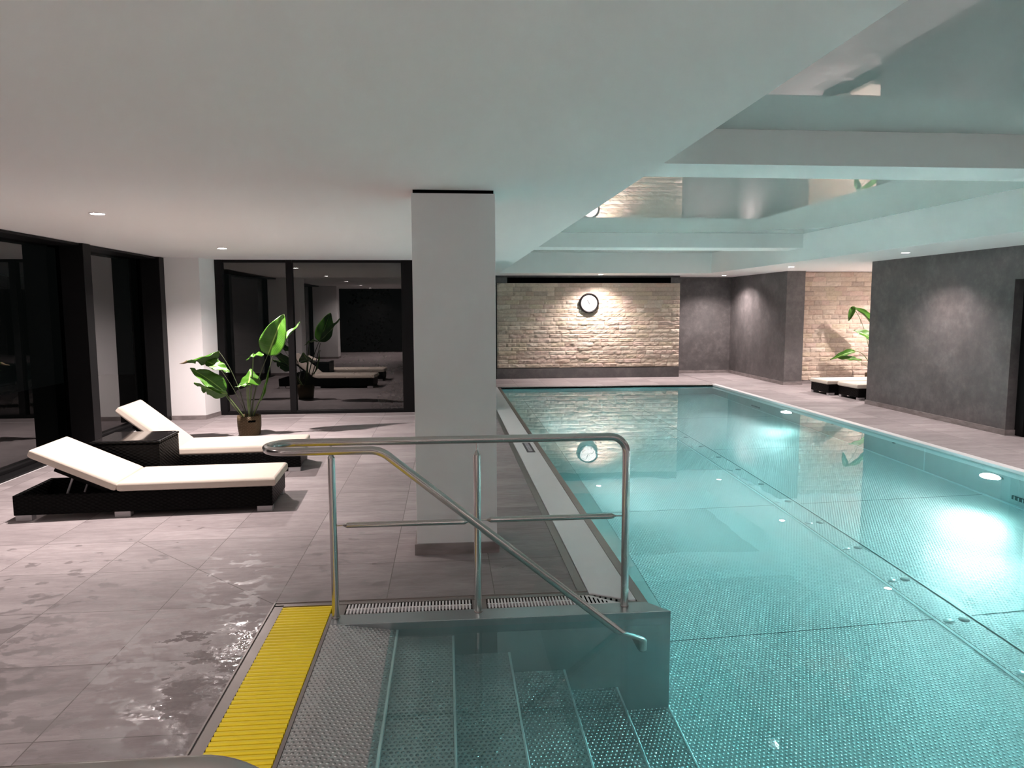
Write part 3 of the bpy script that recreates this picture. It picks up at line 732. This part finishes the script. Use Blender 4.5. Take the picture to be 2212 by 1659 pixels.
# niche plant
NXp, NYp = 9.0, 14.55; O = (NXp,NYp,0)
e = thing('potted_plant', O, 'potted strelitzia plant in the stone niche, its leaves reaching out past the dark wall', 'plant')
m = MB().lathe([(.001,.0),(.128,.0),(.135,.01),(.150,.12),(.150,.262),(.140,.262),(.138,.215),(.001,.212)], O); m.build('pot', M['pot'], e, origin=O)
MB().disc(.138, (NXp,NYp,.228)).build('soil', M['soil'], e, origin=O)
B = (NXp,NYp,.22)
plant_leaf(e, O, (B, (8.98,14.5,1.0), (8.90,14.5,1.22)), ((8.90,14.5,1.24),(8.44,14.52,1.655),.26,(.35,-.8,.5)), droop=.35, fold=.9)
plant_leaf(e, O, (B, (8.8,14.5,1.3), (8.50,14.55,1.63)), ((8.50,14.52,1.67),(8.42,14.56,1.36),.15,(-.5,-.8,.2)), r0=.006, droop=.3, fold=.6)
plant_leaf(e, O, (B, (9.0,14.45,.7), (8.98,14.4,.90)), ((8.99,14.4,.90),(8.47,14.45,1.17),.27,(.25,-.85,.5)), droop=.28, fold=.35)
plant_leaf(e, O, (B, (8.8,14.45,.75), (8.47,14.45,.74)), ((8.50,14.4,.735),(7.96,14.4,.555),.16,(.1,-.75,.7)), droop=.25, fold=.7)
plant_leaf(e, O, (B, (8.8,14.4,.5), (8.35,14.4,.58)), ((8.12,14.4,.60),(8.66,14.4,.545),.14,(.0,-.7,.75)), r0=.005, r1=.003, droop=.12, fold=.3)
# ------------------------------------------------------------------ clock
CX, CYc, CZ = 3.347, 16.90, 1.765
O = (CX,CYc,CZ)
e = thing('wall_clock', O, 'round white wall clock with black rim hanging on the stone wall', 'clock')
MB().lathe([(.001,.0),(.228,.0),(.236,-.02),(.232,-.05),(.212,-.058),(.196,-.045),(.190,-.03)], O, 'Y', 64).build('clock_rim', M['clockrim'], e, origin=O)
MB().disc(.192, (CX,CYc-.031,CZ), 'Y', 64).build('clock_face', M['clockface'], e, origin=O)
m = MB().lathe([(.178,-.0325),(.182,-.0325)], O, 'Y', 64); m.build('minute_ring', M['mark'], e, origin=O)
for k in range(12):
    a0 = 2*PI*k/12; cu = bpy.data.curves.new('numeral', 'FONT'); cu.body = str(k if k else 12); cu.size = .055; cu.align_x = 'CENTER'; cu.align_y = 'CENTER'
    cu.extrude = .0005; to = bpy.data.objects.new('numeral_text', cu); COL.objects.link(to)
    me = bpy.data.meshes.new_from_object(to.evaluated_get(bpy.context.evaluated_depsgraph_get())); bpy.data.objects.remove(to)
    me.materials.clear(); me.materials.append(M['mark']); o = bpy.data.objects.new('numeral', me); COL.objects.link(o)
    o.parent = e; o.location = (.148*math.sin(a0), -.0335, .148*math.cos(a0)); o.rotation_euler = (PI/2,0,0)
def hand(nm, ang, L_, w):
    s_, c_ = math.sin(ang), math.cos(ang); m = MB(); pts = [(-w,-.03),(w,-.03),(w*.6,L_),(-w*.6,L_)]
    vs = [(CX+x*c_+z*s_, CYc-y, CZ-x*s_+z*c_) for y in (.034,.036) for x, z in pts]
    m.add(vs, [(3,2,1,0),(4,5,6,7),(0,1,5,4),(1,2,6,5),(2,3,7,6),(3,0,4,7)]); m.build(nm, M['mark'], e, origin=O)
hand('minute_hand', math.radians(-25), .13, .005); hand('hour_hand', math.radians(-32), .085, .007)
# ------------------------------------------------------------------ lamps
LC = (1., .86, .83)
def downlight(x, y, label, power=60, size=105, zc=ZC):
    e = thing('downlight', (x,y,zc), label, 'ceiling light', 'round recessed ceiling downlights')
    MB().lathe([(.052,-.006),(.060,-.006),(.062,-.001),(.062,.0)], (0,0,0)).build('lamp_ring', M['lampring'], e)
    MB().disc(.052, (0,0,-.003)).build('lamp_lens', M['lamp'], e)
    ld = bpy.data.lights.new('downlight_beam', 'SPOT'); ld.energy = power; ld.color = LC; ld.spot_size = math.radians(size); ld.spot_blend = .9; ld.shadow_soft_size = .03
    lo = bpy.data.objects.new('downlight_beam', ld); COL.objects.link(lo); lo.parent = e; lo.location = (0,0,-.03)
    return e
PW = 225
downlight(-2.74,6.11,'bright ceiling downlight above the front lounger, the larger of the two at left', PW*.9, 125)
downlight(-2.77,9.44,'ceiling downlight near the potted plant, before the back window', PW*1.25, 150)
downlight(-2.74,2.78,'ceiling downlight over the lounge side, out of view, second from the near wall', PW*.22, 120)
downlight(-2.74,-.55,'ceiling downlight over the lounge side, out of view, nearest the near wall', PW*.7, 150)
downlight(3.50,16.32,'ceiling downlight just in front of the stone wall, above the clock', PW*.72, 138)
downlight(6.55,16.75,'ceiling downlight in the far right corner, before the dark plaster', PW*.75, 140)
downlight(6.46,13.2,'ceiling downlight over the far deck strip, second from the corner', PW*.52, 125)
downlight(6.43,9.75,'ceiling downlight over the right deck, nearest of the row in view', PW*.52, 125)
downlight(6.45,6.4,'ceiling downlight over the right deck beside the door, out of view', PW*.52, 125)
downlight(6.45,3.0,'ceiling downlight over the right deck, out of view, next to the last', PW*.52, 125)
downlight(-2.74,-3.6,'ceiling downlight over the lounge side, behind the camera, in the near corner', PW*.7, 150)
downlight(3.50,-3.3,'added fill downlight over the near pool end, behind the camera, before the right corner', PW*1.3, 165)  # added lamp, brightens the beam faces and ceiling from behind the camera
downlight(.30,-3.3,'added fill downlight over the near pool end, straight behind the camera', PW*1.3, 165)  # also added, for more light on the column front and ceiling
downlight(6.45,-.35,'added fill downlight over the right deck, out of view, level with the near pool end', PW*.8, 150)  # unseen lamp added at the row's near end to lift the ceiling
downlight(9.2,13.5,'ceiling downlight inside the stone niche, hidden by the dark wall', PW*.95, 150)
PLC = (1., .85, .84)
def pool_lamp(x, y, sx, label, power):
    e = thing('underwater_lamp', (x,y,-.43), label, 'pool light', 'round underwater lamps')
    MB().lathe([(.001,0),(.125,0),(.125,sx*.010),(.105,sx*.014),(.10,sx*.006)], (0,0,0), 'X').build('lamp_bezel', M['steel'], e)
    MB().disc(.10, (sx*.012,0,0), 'X').build('lamp_lens', M['poollamp'], e)
    ld = bpy.data.lights.new('underwater_beam', 'SPOT'); ld.energy = power; ld.color = PLC; ld.spot_size = math.radians(148); ld.spot_blend = .55; ld.shadow_soft_size = .11
    lo = bpy.data.objects.new('underwater_beam', ld); COL.objects.link(lo); lo.parent = e; lo.location = (sx*.03,0,0)
    lo.rotation_euler = Vector((-sx, 0, -.04)).to_track_quat('Z', 'Y').to_euler()
PP = 150
pool_lamp(PR-.001, 11.57, -1, 'glowing underwater lamp in the right pool wall, the farther of the two in view', PP)
pool_lamp(PR-.001, 6.98, -1, 'glaring underwater lamp in the right pool wall near the picture edge', PP)
pool_lamp(PR-.001, 2.4, -1, 'underwater lamp in the right pool wall, out of view at the near end', PP*.45)
pool_lamp(PL+.001, 11.57, 1, 'underwater lamp in the left pool wall toward the stone wall, hidden by the edge', PP)
pool_lamp(PL+.001, 7.6, 1, 'underwater lamp in the left pool wall past the column, hidden by the edge', PP)
# ------------------------------------------------------------------ outside
struct(MB().box(-9,-.5,11.80,20,-.16,-.06).box(-9,-4.63,YN,11.80,-.16,-.06).build('floor_terrace', M['ground']))
stone_m = []
for k in range(4):
    bm = bmesh.new(); bmesh.ops.create_icosphere(bm, subdivisions=2, radius=1)
    for v in bm.verts:
        v.co *= 1 + .28*noise.noise(v.co*1.3 + Vector((k*7,0,0))); v.co.z *= .62
    for f_ in bm.faces: f_.smooth = True
    me = bpy.data.meshes.new('garden_stone'); bm.to_mesh(me); bm.free(); me.materials.append(M['pebble']); stone_m.append(me)
rnd = random.Random(5); placed = []
k = 0
while len(placed) < 110 and k < 5000:
    k += 1
    x, y, r = rnd.uniform(-1.28,-.55), rnd.uniform(12.1,16.8), rnd.uniform(.045,.095)
    if any((x-a)**2+(y-b)**2 < (r+c)**2*1.12 for a,b,c in placed): continue
    placed.append((x,y,r)); o = bpy.data.objects.new('garden_stone', stone_m[k%4]); COL.objects.link(o)
    o.location = (x,y,-.06+r*.45); o.scale = (r,r*rnd.uniform(.75,1.1),r); o.rotation_euler = (0,0,rnd.uniform(0,6))
    tag(o, 'pale round stone in the gravel strip outside the back window', 'stone', 'pale stones outside the back window')
rnd = random.Random(8); m = MB()
for k in range(420):
    u = rnd.uniform(0, 2*PI); r = .75*rnd.random()**.5; z = rnd.uniform(0,1)
    c = Vector((-1.9+ r*math.cos(u)*(1-.3*z), 18.4+r*math.sin(u), -.05+2.2*z))
    d1 = Vector((rnd.uniform(-1,1),rnd.uniform(-1,1),rnd.uniform(-.3,1))).normalized()*.09; d2 = d1.cross(Vector((0,0,1))).normalized()*.025
    m.add([c, c+d1*.5+d2, c+d1, c+d1*.5-d2], [(0,1,2,3)])
tag(m.build('garden_bush', M['bush'], fixn=False), 'dim leafy bush in the dark beyond the back window', 'bush')
# ------------------------------------------------------------------ world, camera
w = bpy.data.worlds.new('night'); scn.world = w; w.use_nodes = True
w.node_tree.nodes['Background'].inputs[0].default_value = (.010,.012,.012,1); w.node_tree.nodes['Background'].inputs[1].default_value = .12
cd = bpy.data.cameras.new('camera'); cam = bpy.data.objects.new('camera', cd); COL.objects.link(cam)
cd.sensor_fit = 'HORIZONTAL'; cd.sensor_width = 36; cd.lens = 25.442; cd.clip_start = .05; cd.clip_end = 200
r_ = Vector((0.9959209, -0.0901609, -0.0035378)); u_ = Vector((0.0128752, 0.1031932, 0.9945780)); f_ = Vector((0.0893070, 0.9905666, -0.1039332))
cam.matrix_world = Matrix(((r_.x,u_.x,-f_.x,0),(r_.y,u_.y,-f_.y,0),(r_.z,u_.z,-f_.z,1.65),(0,0,0,1)))
scn.camera = cam
scn.view_settings.view_transform = 'Standard'; scn.view_settings.look = 'None'; scn.view_settings.gamma = 1; scn.view_settings.exposure = 1.1
scn.view_settings.use_curve_mapping = False
scn.cycles.sample_clamp_indirect = 0; scn.cycles.max_bounces = 16; scn.cycles.transmission_bounces = 12; scn.cycles.glossy_bounces = 6; scn.cycles.diffuse_bounces = 5
